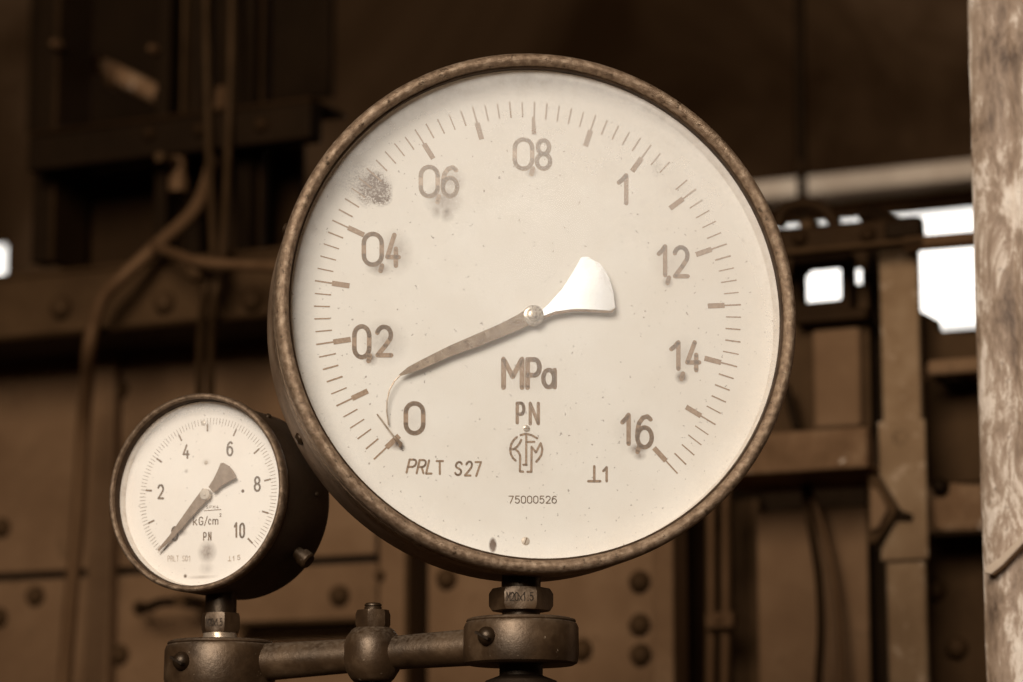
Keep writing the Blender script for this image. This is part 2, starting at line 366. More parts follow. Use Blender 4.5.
# numerals
def numeral(glyphs, comma=None, m=M_ink, name='numeral', sw=4.6, parent=None, fr=fl, plane=YP, off=OFF):
    mb = MB()
    for g in glyphs:
        ch, x0, y0, x1, y1 = g[:5]; glyph(mb, fr, ch, x0, y0, x1, y1, plane, g[5] if len(g) > 5 else sw, g[6] if len(g) > 6 else 0)
    if comma:
        x, y = comma; mb.ribbon([fr.loc(x + 1, y - 2.5, plane), fr.loc(x - .5, y + 3.0, plane)], 4.6 * fr.mmpx, plane)
    return mb.obj(name, m, parent or big, off, smooth=False, fix=False)
numeral([('0',403.5,401,425.5,435.5)])
numeral([('0',352,324,371.5,359.5), ('2',374.5,324.5,393.5,357.5)], (369,358))
numeral([('0',361.5,231.5,384,267), ('4',385,232.5,401,268)], (381,268))
numeral([('0',418.5,164.5,440,198.5), ('6',440.5,165,459.5,198.5)], (438,199), M_ink_faint)  # paler ink paints the glass haze over the upper numerals
numeral([('0',512.5,137,534.5,171), ('8',534.5,138,552.5,171)], (532,171), M_ink_faint)
numeral([('1',616.5,173,631,205.5)])
numeral([('1',656.5,244,669.5,277.5), ('2',672,245,690,278.5)], (668,280))
numeral([('1',669,340,683,371), ('4',685,340,701.5,372.5)], (682,376))
numeral([('1',620,412.5,633,446), ('6',635,414,654,449.5)], (638,449))
um = numeral([('M',501,356.5,524.5,390,5), ('P',525,357,542,390,5), ('a',541,367.5,557,389.5,4.6)], name='unit_lettering')
numeral([('P',515.5,401.5,525.5,424.5,3.4), ('N',528.5,401.5,540,425.5,3.4)], name='pressure_marking')
numeral([('P',405.5,458.5,415,473.5,2.1,3),('R',415.5,459,424.5,474.3,2.1,3),('L',425,459.3,432.5,474.6,2.1,3),('T',435.5,460,444,475,2.1,0),
         ('S',453.5,461,462,476,2.1,1.5),('2',463.5,460.5,471.5,476.5,2.1,2),('7',473.5,461,481,477,2.1,1)], name='model_lettering')
numeral([('perp',587,465,601.5,482.5,2.6),('1',602,466,609,482.5,2.6)], name='class_marking')
sb = MB()
xs = 508.5
for ch in '75000526':
    glyph(sb, fl, ch, xs, 495.6, xs + 5.3, 503.6, YP, .95); xs += 6.15
sb.obj('serial_number', M_ink_small, big, OFF, smooth=False, fix=False)
# monogram emblem
em = MB()
def E_(pts, w=2.3):
    em.ribbon([fl.loc(500 + x / 12.4, 425 + y / 12.4, YP) for x, y in pts], w * fl.mmpx, YP)
E_([(208,150),(170,185),(140,235),(126,300),(134,360),(160,410),(192,440)]); E_([(126,300),(170,300),(215,265),(245,225),(262,185)])
E_([(185,295),(225,330),(248,375),(250,420),(246,575),(285,578)])
E_([(255,125),(320,108),(390,125),(462,165)]); E_([(326,112),(324,495)]); E_([(290,492),(330,492)]); E_([(330,210),(425,208)])
E_([(340,580),(388,580),(390,430),(392,270),(445,340),(505,225),(525,300),(512,370),(480,420),(450,455)])
em.obj('maker_emblem', M_ink, big, OFF, smooth=False, fix=False)
# dial screws and little stamped mark
def screw(fr, px, py, c, r, h, parent, off, m, name='dial_screw', slot=40):
    x, z = fr.loc(px, py, c)
    mb = MB().lathe([(0,-h),(r*.6,-h*.95),(r*.9,-h*.6),(r,0),(0,0)], (x, c, z), 'y', 24)
    o = mb.obj(name, m, parent, off)
    a = radians(slot); s = MB(); w = r * .14; l = r * .85; ca, sa = cos(a), sin(a)
    q = [(x + ca*l*i - sa*w*j, z + sa*l*i + ca*w*j) for i, j in ((-1,-1),(1,-1),(1,1),(-1,1))]
    s.prism(q, c - h*1.08, c - h*.5); s.obj('slot', M_edge, o, (0,0,0), smooth=False)
    return o
M_screw = surf('dial_screw_metal', [(.3,(.50,.40,.30)),(.7,(.62,.52,.41))], 300, (.4,.5), .2, .1)
screw(fl, 525.5, 541, .0159, 2.0*mm, .7*mm, big, OFF, M_screw, slot=70)
screw(fl, 526.5, 428.5, .0159, 1.7*mm, .6*mm, big, OFF, M_brass, slot=0)
# zero stop: bent wire
def wire(pts, r, name, m, fr, parent, off):
    P = []
    for px, py, c in pts:
        x, z = fr.loc(px, py, c); P.append((x, c, z))
    return MB().tube(P, r, 8).obj(name, m, parent, off)
M_wire = surf('thin_wire', [(.3,(.30,.20,.12)),(.7,(.62,.50,.38))], 300, (.3,.4), .4, .1)
wire([(377,414,.0148),(387,427.5,.0142),(397,440.5,.0135)], .38*mm, 'stop_pin', M_wire, fl, big, OFF)
wire([(395,438,.0135),(401,444,.0135),(400,447,.0145)], .9*mm, 'stop_bracket', M_edge, fl, big, OFF)
# pointer
YN = .0122
ptr = MB()
def Lp(px, py, c=YN): return fl.loc(px, py, c)
tip = [(533,307.5),(527,308.5),(518,314.5),(502,323),(480,332.5),(449,346),(423,359),(408,367),(399,374.5),(401,375.8),(412,372.5),(423,368.5),(449,357),(480,346),(502,337),(518,330.5),(528,325.5),(533,323)]
ptr.prism([Lp(*p) for p in tip], YN - .0004, YN + .0004)
pointer = part(ptr, 'pointer', M_pointer, smooth=False)
tail = [(540,312),(549,304),(563,288),(573,272),(581,257.5),(587,257),(600,264),(608,276),(613,292),(615,308),(610,311.5),(598,311),(575,309.8),(555,312.5),(543,317)]
tp = [Lp(*p) for p in tail]
MB().prism(tp, YN - .0006, YN + .0002).obj('counterweight', M_polish, pointer, (0,0,0), smooth=False)
low = tail[8:]; lo2 = [(613,307.5),(615,308),(610,311.5),(598,311),(575,309.8),(555,312.5),(543,317)]
eb = MB(); eb.prism([Lp(615,308),Lp(612.5,312.6),Lp(606,313.2),Lp(590,312.2),Lp(575,311.6),Lp(555,314.4),Lp(543,318.8),Lp(543,316),Lp(555,311.5),Lp(575,309),Lp(598,310),Lp(610,310.8)], YN - .0007, YN + .0014)
eb.obj('counterweight_rim', M_edge, pointer, (0,0,0), smooth=False)
hx, hz = Lp(533.5, 315.5)
MB().lathe(sc_([(0,-3.2),(.9,-3.2),(1.15,-2.9),(1.2,-2.2),(2.5,-2.1),(3.0,-1.7),(3.1,-1.2),(4.6,-1.1),(5.1,-.7),(5.2,-.2),(5.2,.9),(3,1.4),(3,5),(0,5)]), (hx, YN, hz), 'y', 40).obj('hub', M_brass, pointer, (0,0,0))
wire([(401,374.6,YN),(394.5,381,YN),(389.5,390,.0125),(387,401,.013),(386.8,412,.0138),(388.5,425,.0145)], .33*mm, 'tail_wire', M_wire, fl, pointer, (0,0,0))
# glass
gl = MB().lathe(sc_([(0,5.2),(121.9,5.2),(121.9,5.3)]), CC, 'y', n=120)
M_glass = glass_mat('dusty_hazed_glass', .1215, .003, .003, .02, .34)
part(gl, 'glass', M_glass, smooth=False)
# case screw at lower left
def side_screw(r0, deg, y, rr, parent, off, m, name='case_screw'):
    a = radians(deg); n = Vector((cos(a), 0, sin(a)))
    Mx = Matrix((( -sin(a), 0, cos(a)), (0, 1, 0), (cos(a), 0, sin(a)))).transposed()
    # columns: tangent, y, normal
    Mx = Matrix(((-sin(a), 0, cos(a)), (0, 1, 0), (cos(a), 0, sin(a))))
    c = n * r0 + Vector((0, y, 0)) + (Vector((.003, 0, .002)) if parent is big else Vector())
    return MB().lathe([(0, rr*.7),(rr*.6, rr*.65),(rr, rr*.2),(rr, -rr*.5),(0,-rr*.5)], tuple(c), Mx, 20).obj(name, m, parent, off)
side_screw(.1272, 208.5, .038, .0032, big, OFF, M_iron_s)
side_screw(.1272, 160, .038, .0032, big, OFF, M_iron_s)
# stem, nut
def hexnut(c, af2, h, m, name, parent, off, ph=0, n=6):
    """chamfered hexagonal nut: c centre bottom, af2 corner radius"""
    mb = MB(); ring = []
    for rr, z in ((.86,0),(1,h*.13),(1,h*.87),(.86,h)):
        for k in range(n*4):
            a = 2*pi*k/(n*4) + ph
            # hexagon radius at angle
            ah = (a - ph) % (2*pi/n) - pi/n
            rh = cos(pi/n) / cos(ah)
            if rr < 1: q = min(rh, .90)
            else: q = rh
            # dip of the chamfer: corners chamfered deeper
            mb.v.append((c[0] + af2*q*cos(a), c[1] + af2*q*sin(a), c[2] + (z if rr < 1 else (h*.06 + h*.16*((rh-.866)/.134) if z < h/2 else h*.94 - h*.16*((rh-.866)/.134)))))
    N = n*4
    for r in range(3):
        for k in range(N): mb.f.append((r*N+k, r*N+(k+1)%N, (r+1)*N+(k+1)%N, (r+1)*N+k))
    mb.f.append(tuple(reversed(range(N)))); mb.f.append(tuple(range(3*N, 4*N)))
    return mb.obj(name, m, parent, off, sharp=28)
sx, sy = BASE_L.x, BASE_L.y
def zl(py, fr, cy): return fr.loc(521, py, cy)[1]
zt = fl.loc(521, 589, .027)[1]; zb = fl.loc(521, 611, .027)[1]; zc = fl.loc(521, 618.5, .027)[1]
BASEZ = zc
st = MB().lathe([(.0095,-.116),(.0095,zt+.002),(.0095,zt-.001),(0,zt-.001)], (sx, sy, 0), 'z', 32)
part(st, 'stem', M_iron_s)
hn = hexnut((sx, sy, zb), .0156, zt - zb, M_iron, 'hex_nut', big, OFF, ph=radians(-90+30-11))
nk = MB().lathe([(0,zb+.001),(.0092,zb+.001),(.0092,zc-.0012),(0,zc-.0012)], (sx, sy, 0), 'z', 32); part(nk, 'stem_collar', M_iron_s)
# raised thread size on the nut
nfr = Frame(fl.world(sx, sy, 0), radians(10-11+0))
class NF: pass
def nut_text(txt, parent, center, yaw_local, r, z0, h, width, name, off, m):
    mb = MB(); n = len(txt); cw = width / (n + (n-1)*.3)
    x = -width/2
    for ch in txt:
        for line in G[ch]:
            w = cw if ch not in '.1' else cw*.6
            mb.ribbon([(x + gx*w, z0 + gy*h) for gx, gy in line], h*.14, -r)
        x += cw*1.3 if ch not in '.' else cw*.9
    ca, sa = cos(yaw_local), sin(yaw_local)
    mb.v = [(center[0] + a*ca - b*sa, center[1] + a*sa + b*ca, c) for a, b, c in mb.v]
    return mb.obj(name, m, parent, off, smooth=False, fix=False)
M_emboss = surf('embossed_edge', [(.3,(.008,.004,.002)),(.7,(.02,.01,.005))], 300, (.5,.6), .3, .1)
nut_text('M20x1.5', hn, (sx, sy), radians(-11), .0156*.866 + .00015, zb + (zt-zb)*.36, (zt-zb)*.36, .0132, 'thread_marking', (0,0,0), M_emboss)

# ================================================================== SMALL GAUGE
fs = Frame(at(198, 494, 1.47), radians(-23.5)); fs.mmpx = 1.47 / F
BASE_S = Vector((2.0, 22, -70)) * mm
small = empty('pressure_gauge', 'small round pressure gauge reading in kG/cm2, 0 to 10, on the left hand collar', 'pressure gauge',
              fs.world(BASE_S.x, BASE_S.y, BASE_S.z), radians(-23.5))
OS = tuple(-BASE_S)
def ps(mb, name, m, **k): return mb.obj(name, m, small, OS, **k)
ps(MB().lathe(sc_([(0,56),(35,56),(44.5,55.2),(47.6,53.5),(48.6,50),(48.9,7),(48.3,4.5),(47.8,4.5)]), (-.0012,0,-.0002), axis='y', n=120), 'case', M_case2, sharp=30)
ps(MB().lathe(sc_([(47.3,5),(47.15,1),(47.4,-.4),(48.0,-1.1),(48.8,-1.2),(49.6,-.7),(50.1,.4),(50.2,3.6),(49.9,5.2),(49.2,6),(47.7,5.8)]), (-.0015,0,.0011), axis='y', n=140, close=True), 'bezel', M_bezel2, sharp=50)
ps(MB().lathe(sc_([(47.2,5.2),(46.9,5.5),(46.1,11.2),(47.2,11.2)]), (-.0015,0,.0011), axis='y', n=120), 'dial_surround', M_wall_in, sharp=60)
DS = (.07, .45)
stn = []
def stain_s(px, py, rx, ry, s, ns=250):
    x, z = fs.loc(px, py, .0095); stn.append((x, z, rx*.5*mm, ry*.5*mm, s, ns))
stain_s(207, 552, 12, 13, 1.0, 300); stain_s(206, 568, 10, 8, .4, 300); stain_s(182, 532, 7, 5, .7, 300); stain_s(208, 427, 6, 7, .35, 400)
stain_s(202, 577, 22, 2.5, .5, 500); stain_s(185, 576, 2.5, 2.5, 2, 500); stain_s(206, 462, 7, 5, .3, 600); stain_s(186, 471, 3, 3, .6, 300)
stain_s(242.5, 491, 2.2, 2.2, 3, 300)
M_dial_s = dial_mat('small_dial_enamel', stn, (.86,.775,.675), (.79,.69,.585))
ps(MB().lathe(sc_([(0,9.8),(46.3,9.8),(46.5,11),(0,11)]), (-.0015,0,.0011), axis='y', n=120), 'dial', M_dial_s, sharp=60)
ys = 9.68 * mm
g_ = MB()
for k in range(101):
    a = ang(k, 100, 227.2, 271.5)
    if k % 10: radial(g_, DS, a, 36.2 if k % 5 else 35.4, 39.4, .24, 9.68)
    else: radial(g_, DS, a, 32.6, 36.4, .95, 9.68); radial(g_, DS, a, 36.2, 39.4, .24, 9.68)
ps(g_, 'scale_marks', M_ink_small, smooth=False, fix=False)
def nums(gl_, name='numeral', sw=2.2, m=M_ink_small):
    mb = MB()
    for g in gl_:
        glyph(mb, fs, g[0], *g[1:5], ys, g[5] if len(g) > 5 else sw, g[6] if len(g) > 6 else 0)
    return mb.obj(name, m, small, OS, smooth=False, fix=False)
nums([('0',171,526,178.5,541.5)]); nums([('2',157,484,164.3,499.5)]); nums([('4',182.3,444,189.8,459)]); nums([('6',226.2,441,233.5,456.5)])
nums([('8',253.5,476,261,492)]); nums([('1',233.5,522,238,538),('0',239,522.5,245.2,538.5)])
nums([('k',192.8,516.5,197.5,525.5,1.2),('G',198.5,516.5,203.5,525.5,1.2),('/',204.5,516,207.3,526,1.1),('c',208,516.5,211.5,525,1.2),('m',212.3,516.5,218.5,524.8,1.2),('2',219.3,513.2,221.5,516.8,.7)], 'unit_lettering')
nums([('P',203,532,206.8,541,1.3),('N',208,531.6,211.6,540.8,1.3)], 'pressure_marking')
x = 167.5
mb = MB()
for ch in 'PRLT S01':
    if ch != ' ': glyph(mb, fs, ch, x, 555.5, x + 2.4, 561.5, ys, .6)
    x += 2.95
mb.obj('model_lettering', M_ink_faint, small, OS, smooth=False, fix=False)
nums([('perp',227.5,556,231.5,561.3,.8),('1',232.5,555.8,234.5,561,.8),('5',237,554.8,240.5,560,.8)], 'class_marking', m=M_ink_faint)
mb = MB()
mb.ribbon([fs.loc(204,510.8,ys), fs.loc(221,509.6,ys)], .8*fs.mmpx, ys)
x = 206
for ch in 'SPM4':
    glyph(mb, fs, ch if ch in G else '0', x, 505.4, x + 2.4, 508.6, ys, .5); x += 3.4
mb.obj('maker_mark', M_ink_small, small, OS, smooth=False, fix=False)
YS = .0070
def Ls(px, py, c=YS): return fs.loc(px, py, c)
pp = [(203,488.5),(199,494),(193,502),(181,519),(170,535),(157.5,550),(159,551),(172,539),(184,525.5),(198,509.5),(206,501),(209,498)]
pns = MB().prism([Ls(*p) for p in pp], YS - .0003, YS + .0003).obj('pointer', M_pointer_small, small, OS, smooth=False)
pt = [(209,487),(213.5,480),(218,471),(221,463.5),(223.5,462.8),(229,466),(233,471),(236,478),(229,481.5),(221,486),(214,492.5)]
MB().prism([Ls(*p) for p in pt], YS - .0006, YS + .0006).obj('counterweight', M_pointer_small, pns, (0,0,0), smooth=False)
hx, hz = Ls(205.5, 494.5)
M_hub_s = surf('small_hub', [(.3,(.50,.41,.32)),(.7,(.66,.56,.45))], 300, (.3,.4), .2, .1)
MB().lathe(sc_([(0,-1.7),(.8,-1.6),(1.0,-1.2),(2.6,-1.1),(2.9,-.5),(2.9,1),(1.5,1.3),(1.5,5),(0,5)]), (hx, YS, hz), 'y', 32).obj('hub', M_hub_s, pns, (0,0,0))
x0, z0 = Ls(206, 462.5, .0097)
MB().lathe(sc_([(0,-.5),(.8,-.4),(1.1,0),(0,0)]), (x0, .0097, z0), 'y', 16).obj('dial_screw', M_hub_s, small, OS)
x0, z0 = Ls(203.5, 423, .0097)
MB().lathe(sc_([(0,-.4),(1.0,-.3),(1.4,0),(0,0)]), (x0, .0097, z0), 'y', 16).obj('dial_screw', M_hub_s, small, OS)
ps(MB().lathe(sc_([(47.18,.6),(46.8,1.0),(46.8,4.9),(47.18,4.9)]), (-.0015,0,.0011), axis='y', n=120), 'gasket', M_gasket, sharp=60)
ps(MB().lathe(sc_([(0,5.0),(47.2,5.0),(47.2,5.1)]), (-.0015,0,.0011), axis='y', n=100), 'glass', glass_mat('dusty_hazed_glass_small', .0458, 0, 0, .06, .16), smooth=False)
# plug at lower right of the case, its little wire seal
a = radians(-35.5); Mx = Matrix(((-sin(a), 0, cos(a)), (0, 1, 0), (cos(a), 0, sin(a))))
c0 = Vector((cos(a), 0, sin(a))) * .0475 + Vector((0, .033, 0))
plug = MB().lathe(sc_([(0,9),(3.6,9),(4.4,8.2),(4.4,4),(3.2,3.6),(3.2,-1),(0,-1)]), tuple(c0), Mx, 20).obj('vent_plug', M_iron, small, OS)
tpts = [(c0.x + .004*cos(t) - .004, c0.y - .004 + .001*sin(3*t), c0.z + .006 + .004*sin(t)) for t in [k*.5 for k in range(10)]]
MB().tube(tpts, .0004, 6).obj('seal_wire', M_wire, small, OS)
side_screw(.0486, 60, .028, .0016, small, OS, M_iron_s)
side_screw(.0486, 2, .036, .0014, small, OS, M_iron_s)
# stem etc
sxs, sys_ = BASE_S.x, BASE_S.y
zf = lambda py: fs.loc(221, py, sys_)[1]
z1, z2, z3 = zf(613.5), zf(633), zf(641)
ps(MB().lathe([(0,-.044),(.0079,-.044),(.0079,z1),(.0079,z1-.001),(0,z1-.001)], (sxs, sys_, 0), 'z', 32), 'stem', M_iron_s)
hs = hexnut((sxs, sys_, z2), .0102, z1 - z2, M_iron, 'hex_nut', small, OS, ph=radians(-90+30+23.5-14))
nut_text('M20x1.5', hs, (sxs, sys_), radians(23.5-14), .0102*.866 + .00012, z2 + (z1-z2)*.3, (z1-z2)*.36, .0086, 'thread_marking', (0,0,0), M_emboss)
ps(MB().lathe([(0,z2+.001),(.0086,z2+.001),(.0088,z3+.001),(.0092,z3-.0012),(0,z3-.0012)], (sxs, sys_, 0), 'z', 32), 'stem_collar', surf('bright_sleeve', [(.3,(.22,.14,.08)),(.7,(.48,.36,.25))], 150, (.25,.4), .6, .2, 500))

# ================================================================== VALVE MANIFOLD
mc = fl.world(sx, sy, 0); mcL = fs.world(sxs, sys_, 0)
zR = fl.O.z + zc; zL = fs.O.z + z3
PR = Vector((mc.x, mc.y, zR)); PL = Vector((mcL.x, mcL.y, zL))
man = empty('gauge_manifold', 'rusty iron pipe manifold carrying both pressure gauges, with a nut on its middle boss', 'pipe fitting', (PR.x, PR.y, PR.z - .03), 0)
OM = tuple(-Vector((PR.x, PR.y, PR.z - .03)))
def pm(mb, name, m=M_iron, parent=man, off=OM, **k): return mb.obj(name, m, parent, off, **k)
H = .0225
col_prof = [(0,0),(.0245,0),(.0262,-.0006),(.0266,-.0014),(.0262,-.0020),(.0270,-.0026),(.0278,-.0045),(.0280,-.0180),(.0272,-.0215),(.0255,-H),(0,-H)]
cR = pm(MB().lathe(col_prof, tuple(PR), 'z', 96), 'collar', sharp=24)
H2 = .0238
cL = pm(MB().lathe([(r*1.0, h*H2/H) for r, h in col_prof], tuple(PL), 'z', 96), 'collar', M_iron, sharp=24)
# screws on the collars' faces
def collar_screw(P, px, py, R, rr, parent):
    r = ray(px, py); # intersect with vertical cylinder radius R about P
    a_ = r.x**2 + r.y**2; b_ = -2*(r.x*P.x + r.y*P.y); c_ = P.x**2 + P.y**2 - R*R
    t = (-b_ - sqrt(max(b_*b_ - 4*a_*c_, 0))) / (2*a_); q = r * t
    n = Vector((q.x - P.x, q.y - P.y, 0)).normalized(); tn = Vector((-n.y, n.x, 0))
    Mx = Matrix(((tn.x, 0, n.x), (tn.y, 0, n.y), (0, 1, 0)))
    o = MB().lathe([(0, rr*.95),(rr*.35, rr*.9),(rr*.7, rr*.68),(rr*.95, rr*.3),(rr, -rr*.4),(0,-rr*.4)], tuple(q), Mx, 24).obj('set_screw', M_iron_s, parent, (0,0,0) if parent is not man else OM)
    s = MB(); s.box(-rr*.9, rr*.9, -rr*.12, rr*.12, rr*.45, rr*1.0)
    th = radians(-25)
    s.v = [tuple(q + Mx @ Vector((v[0]*cos(th) - v[1]*sin(th), v[0]*sin(th) + v[1]*cos(th), v[2]))) for v in s.v]
    s.obj('slot', M_dark, o, (0,0,0), smooth=False)
collar_screw(PR, 487, 636, .0279, .0047, man)
collar_screw(PL, 182, 661, .0279, .0048, man)
# bar between collars (tapered, two lengths meeting in the boss)
d = PL - PR; zbar = -.0122
def onbar(px):
    # x world along bar for pixel column
    best = min((k / 1000 for k in range(1001)), key=lambda t: abs(511.5 + F * (PR.x + d.x*t) / ((PR.y + d.y*t) * cos(PIT) + (PR.z + d.z*t) * sin(PIT)) - px))
    return PR + d * best + Vector((0, 0, zbar))
PBs = onbar(373)
def bar(a, b, r0, r1, name):
    n = 10; pts = [a + (b - a) * (k/n) for k in range(n+1)]; rs = [r0 + (r1-r0)*(k/n) for k in range(n+1)]
    return pm(MB().tube(pts, rs, 32), name, M_iron)
a0 = onbar(487); a1 = onbar(391); b0 = onbar(356); b1 = onbar(255)
bar(a0 + (a0-a1).normalized()*.004, PBs + (a1-PBs)*.4, .0092, .0082, 'arm')
bar(PBs + (b0-PBs)*.4, b1 + (b1-b0).normalized()*.012, .0082, .0098, 'arm')
# fillet ring at left collar
dirb = (b1 - b0).normalized(); n_ = 10
pm(MB().tube([b1 - dirb*.006, b1 - dirb*.002, b1 + dirb*.003, b1 + dirb*.010], [.0098, .0104, .0118, .0135], 32), 'fillet')
# boss
bz_ = PBs.z; 
pm(MB().lathe(sc_([(0,13.0),(9.0,13.0),(10.4,12.0),(13.0,8.6),(14.2,4.5),(14.4,-3),(13.2,-8),(10.6,-12.0),(9.2,-13.5),(0,-13.5)]), (PBs.x, PBs.y, bz_), 'z', 64), 'boss', sharp=50)
bn = hexnut((PBs.x, PBs.y, bz_ + .0127), .0088, .0090, M_iron, 'hex_nut', man, OM, ph=radians(15))
pm(MB().lathe(sc_([(0,25.4),(3.4,25.3),(4.2,24.6),(4.3,23.9),(3.7,23.7),(4.3,23.2),(4.3,22),(4.3,18),(0,18)]), (PBs.x, PBs.y, bz_), 'z', 24), 'stud', M_iron_s)
pm(MB().lathe(sc_([(0,-12),(7.2,-12),(7.2,-60),(0,-60)]), (PBs.x, PBs.y, bz_), 'z', 32), 'outlet_pipe', M_iron_s)
# below the right collar: neck and flange of the riser
pm(MB().lathe(sc_([(0,-21),(10.5,-21),(10.5,-27.5),(17.0,-30.0),(19.8,-33.5),(20,-48),(0,-48)]), tuple(PR), 'z', 48), 'riser_union', M_dark, sharp=30)
pm(MB().lathe(sc_([(0,-20),(9,-20),(9,-60),(0,-60)]), tuple(PL), 'z', 32), 'outlet_pipe', M_iron_s)
riser = MB().lathe(sc_([(0,-47),(13,-47),(13,-1640),(0,-1640)]), tuple(PR), 'z', 32)
pm(riser, 'riser_pipe', M_iron_s)

# ================================================================== BACKGROUND MACHINERY (wall frame)
W = Frame((0, 2.15, 0), radians(-25)); W.mmpx = 2.15 / F
def wobj(mb, name, m, **k):
    mb.v = [tuple(W.world(v[0], v[1], v[2])) for v in mb.v]
    return mb.obj(name, m, None, (0,0,0), **k)
def wrect(pxl, pxr, yref, pyt, pyb, xref, w):
    return W.loc(pxl, yref, w)[0], W.loc(pxr, yref, w)[0], W.loc(xref, pyb, w)[1], W.loc(xref, pyt, w)[1]
def wbox(pxl, pxr, yref, pyt, pyb, xref, w0, w1, mb=None):
    u0, u1, z0, z1 = wrect(pxl, pxr, yref, pyt, pyb, xref, w0)
    return (mb or MB()).box(u0, u1, w0, w1, z0, z1)
def wthing(name, label, cat, px, py, w, group=None):
    u, z = W.loc(px, py, w); return empty(name, label, cat, W.world(u, w, z), radians(-25), group)
def child(par, mb, name, m, **k):
    # mesh coordinates given in (u,w,z) of W; convert to parent's local
    L = par.location; R_ = Matrix.Rotation(-par.rotation_euler.z, 3, 'Z')
    mb.v = [tuple(R_ @ (W.world(*v) - L)) for v in mb.v]
    return mb.obj(name, m, par, (0,0,0), **k)
def rivet_mb(px, py, w, r, h=None):
    u, z = W.loc(px, py, w); h = h or r*1.0
    return MB().lathe([(0,-h),(r*.45,-h*.92),(r*.8,-h*.62),(r,-h*.1),(r,h*.3),(0,h*.3)], (u, w, z), 'y', 20)
def plate(label, name, rect, w, th, m, rivets=(), rr=.0085, cat='plate', group=None, bevel=.002, extra=None):
    pxl, pxr, yref, pyt, pyb, xref = rect
    t = wthing(name, label, cat, (pxl+pxr)/2, pyb, w, group)
    child(t, wbox(*rect, w, w + th), 'sheet', m, bevel=bevel)
    for (x, y) in rivets: child(t, rivet_mb(x, y, w, rr), 'rivet', M_beam if m is M_plate else m)
    return t
# lower left plates
plate('brown riveted steel plate at the left, above the horizontal seam', 'steel_plate', (-60, 376, 450, 352, 571, 60), .02, .006, M_plate, [(102,540),(120,390),(2,528)], cat='steel plate')
plate('brown riveted steel plate at lower left, under the horizontal seam', 'steel_plate', (-60, 376, 640, 578, 760, 60), .02, .006, M_plate, [(36,596),(-1,618),(340,596),(360,655),(120,655)], cat='steel plate')
tag(wobj(wbox(-60, 376, 560, 571, 578, 60, .032, .045), 'backing_strip', M_dark), 'dark strip showing in the seam between the two left plates', 'strip')
# pillar strip between
t = wthing('cover_strip', 'narrow vertical cover strip behind the bent pipe on the left plates', 'strip', 95, 700, 0)
child(t, wbox(88, 112, 500, 352, 760, 100, .008, .02), 'strip', M_plate, bevel=.002)
# ledge angle
t = wthing('angle_ledge', 'dark horizontal angle iron ledge behind the manifold bar', 'angle iron', 250, 640, -.02)
child(t, wbox(236, 376, 630, 619, 624, 300, -.012, .02), 'flange', M_tube, bevel=.001)
child(t, wbox(236, 376, 630, 622, 634, 300, .006, .0195), 'web', M_beam, bevel=.001)
# hook handle
def wtube(pts, r, n=14):
    P = []
    for px, py, w in pts:
        u, z = W.loc(px, py, w); P.append((u, w, z))
    # smooth
    Q = []
    for i in range(len(P)-1):
        p0 = Vector(P[max(i-1,0)]); p1 = Vector(P[i]); p2 = Vector(P[i+1]); p3 = Vector(P[min(i+2, len(P)-1)])
        for s in range(6):
            t_ = s/6; Q.append(.5*((2*p1) + (p2-p0)*t_ + (2*p0-5*p1+4*p2-p3)*t_*t_ + (3*p1-p0-3*p2+p3)*t_**3))
    Q.append(Vector(P[-1])); return MB().tube(Q, r, n)
t = wthing('door_handle', 'dark curved handle on the lower plate, left of the small collar', 'handle', 160, 605, -.02)
child(t, wtube([(139,608,.0),(143,609,-.008),(150,607,-.016),(159,603,-.02),(172,602,-.02),(198,603,-.02)], .0036), 'grip', M_black)
child(t, MB().lathe([(0,-.004),(.005,-.004),(.006,.0),(0,.0)], (W.loc(140,608,.02)[0], .02, W.loc(140,608,.02)[1]), 'y', 20), 'rose', M_beam)
child(t, MB().box(*[W.loc(192,603,.0)[0], W.loc(202,603,.0)[0]], -.026, .02, W.loc(196,609,0)[1], W.loc(196,597,0)[1]), 'bracket', M_beam)
# vertical post behind the small collar (brown)
# bent big pipe on the left
t = wthing('bent_pipe', 'long brown bent pipe running down the left plates', 'pipe', 65, 690, -.05)
child(t, wtube([(222,90,.045),(219,120,.03),(212,165,-.02),(196,208,-.05),(160,243,-.075),(125,275,-.09),(104,297,-.092),(94,325,-.09),(89,350,-.09),(87,380,-.07),(83,430,-.05),(78,520,-.05),(71,600,-.05),(64,690,-.05),(58,760,-.05)], .0056), 'pipe_run', M_pipe)
# beam
t = wthing('riveted_beam', 'grimy riveted horizontal beam across the left, above the dark gap', 'beam', 120, 330, -.1)
child(t, wbox(-80, 470, 300, 268, 331, 120, -.06, -.045), 'web', M_beam, bevel=.002)
child(t, wbox(-80, 470, 300, 262, 268, 120, -.06, .06), 'flange', M_beam, bevel=.002)
child(t, wbox(-80, 470, 300, 325, 331, 120, -.075, .06), 'flange', M_blackbrown, bevel=.002)
for (x, y) in ((165,303),(253,300),(62,308),(338,292)): child(t, rivet_mb(x, y, -.06, .0095), 'rivet', M_beam)
tag(wobj(wbox(-80, 470, 340, 330, 353, 120, .10, .11), 'gap_shade_sheet', M_black), 'black sheet standing in for the shade in the gap under the riveted beam', 'plate')  # black sheet put in for the shade below the beam
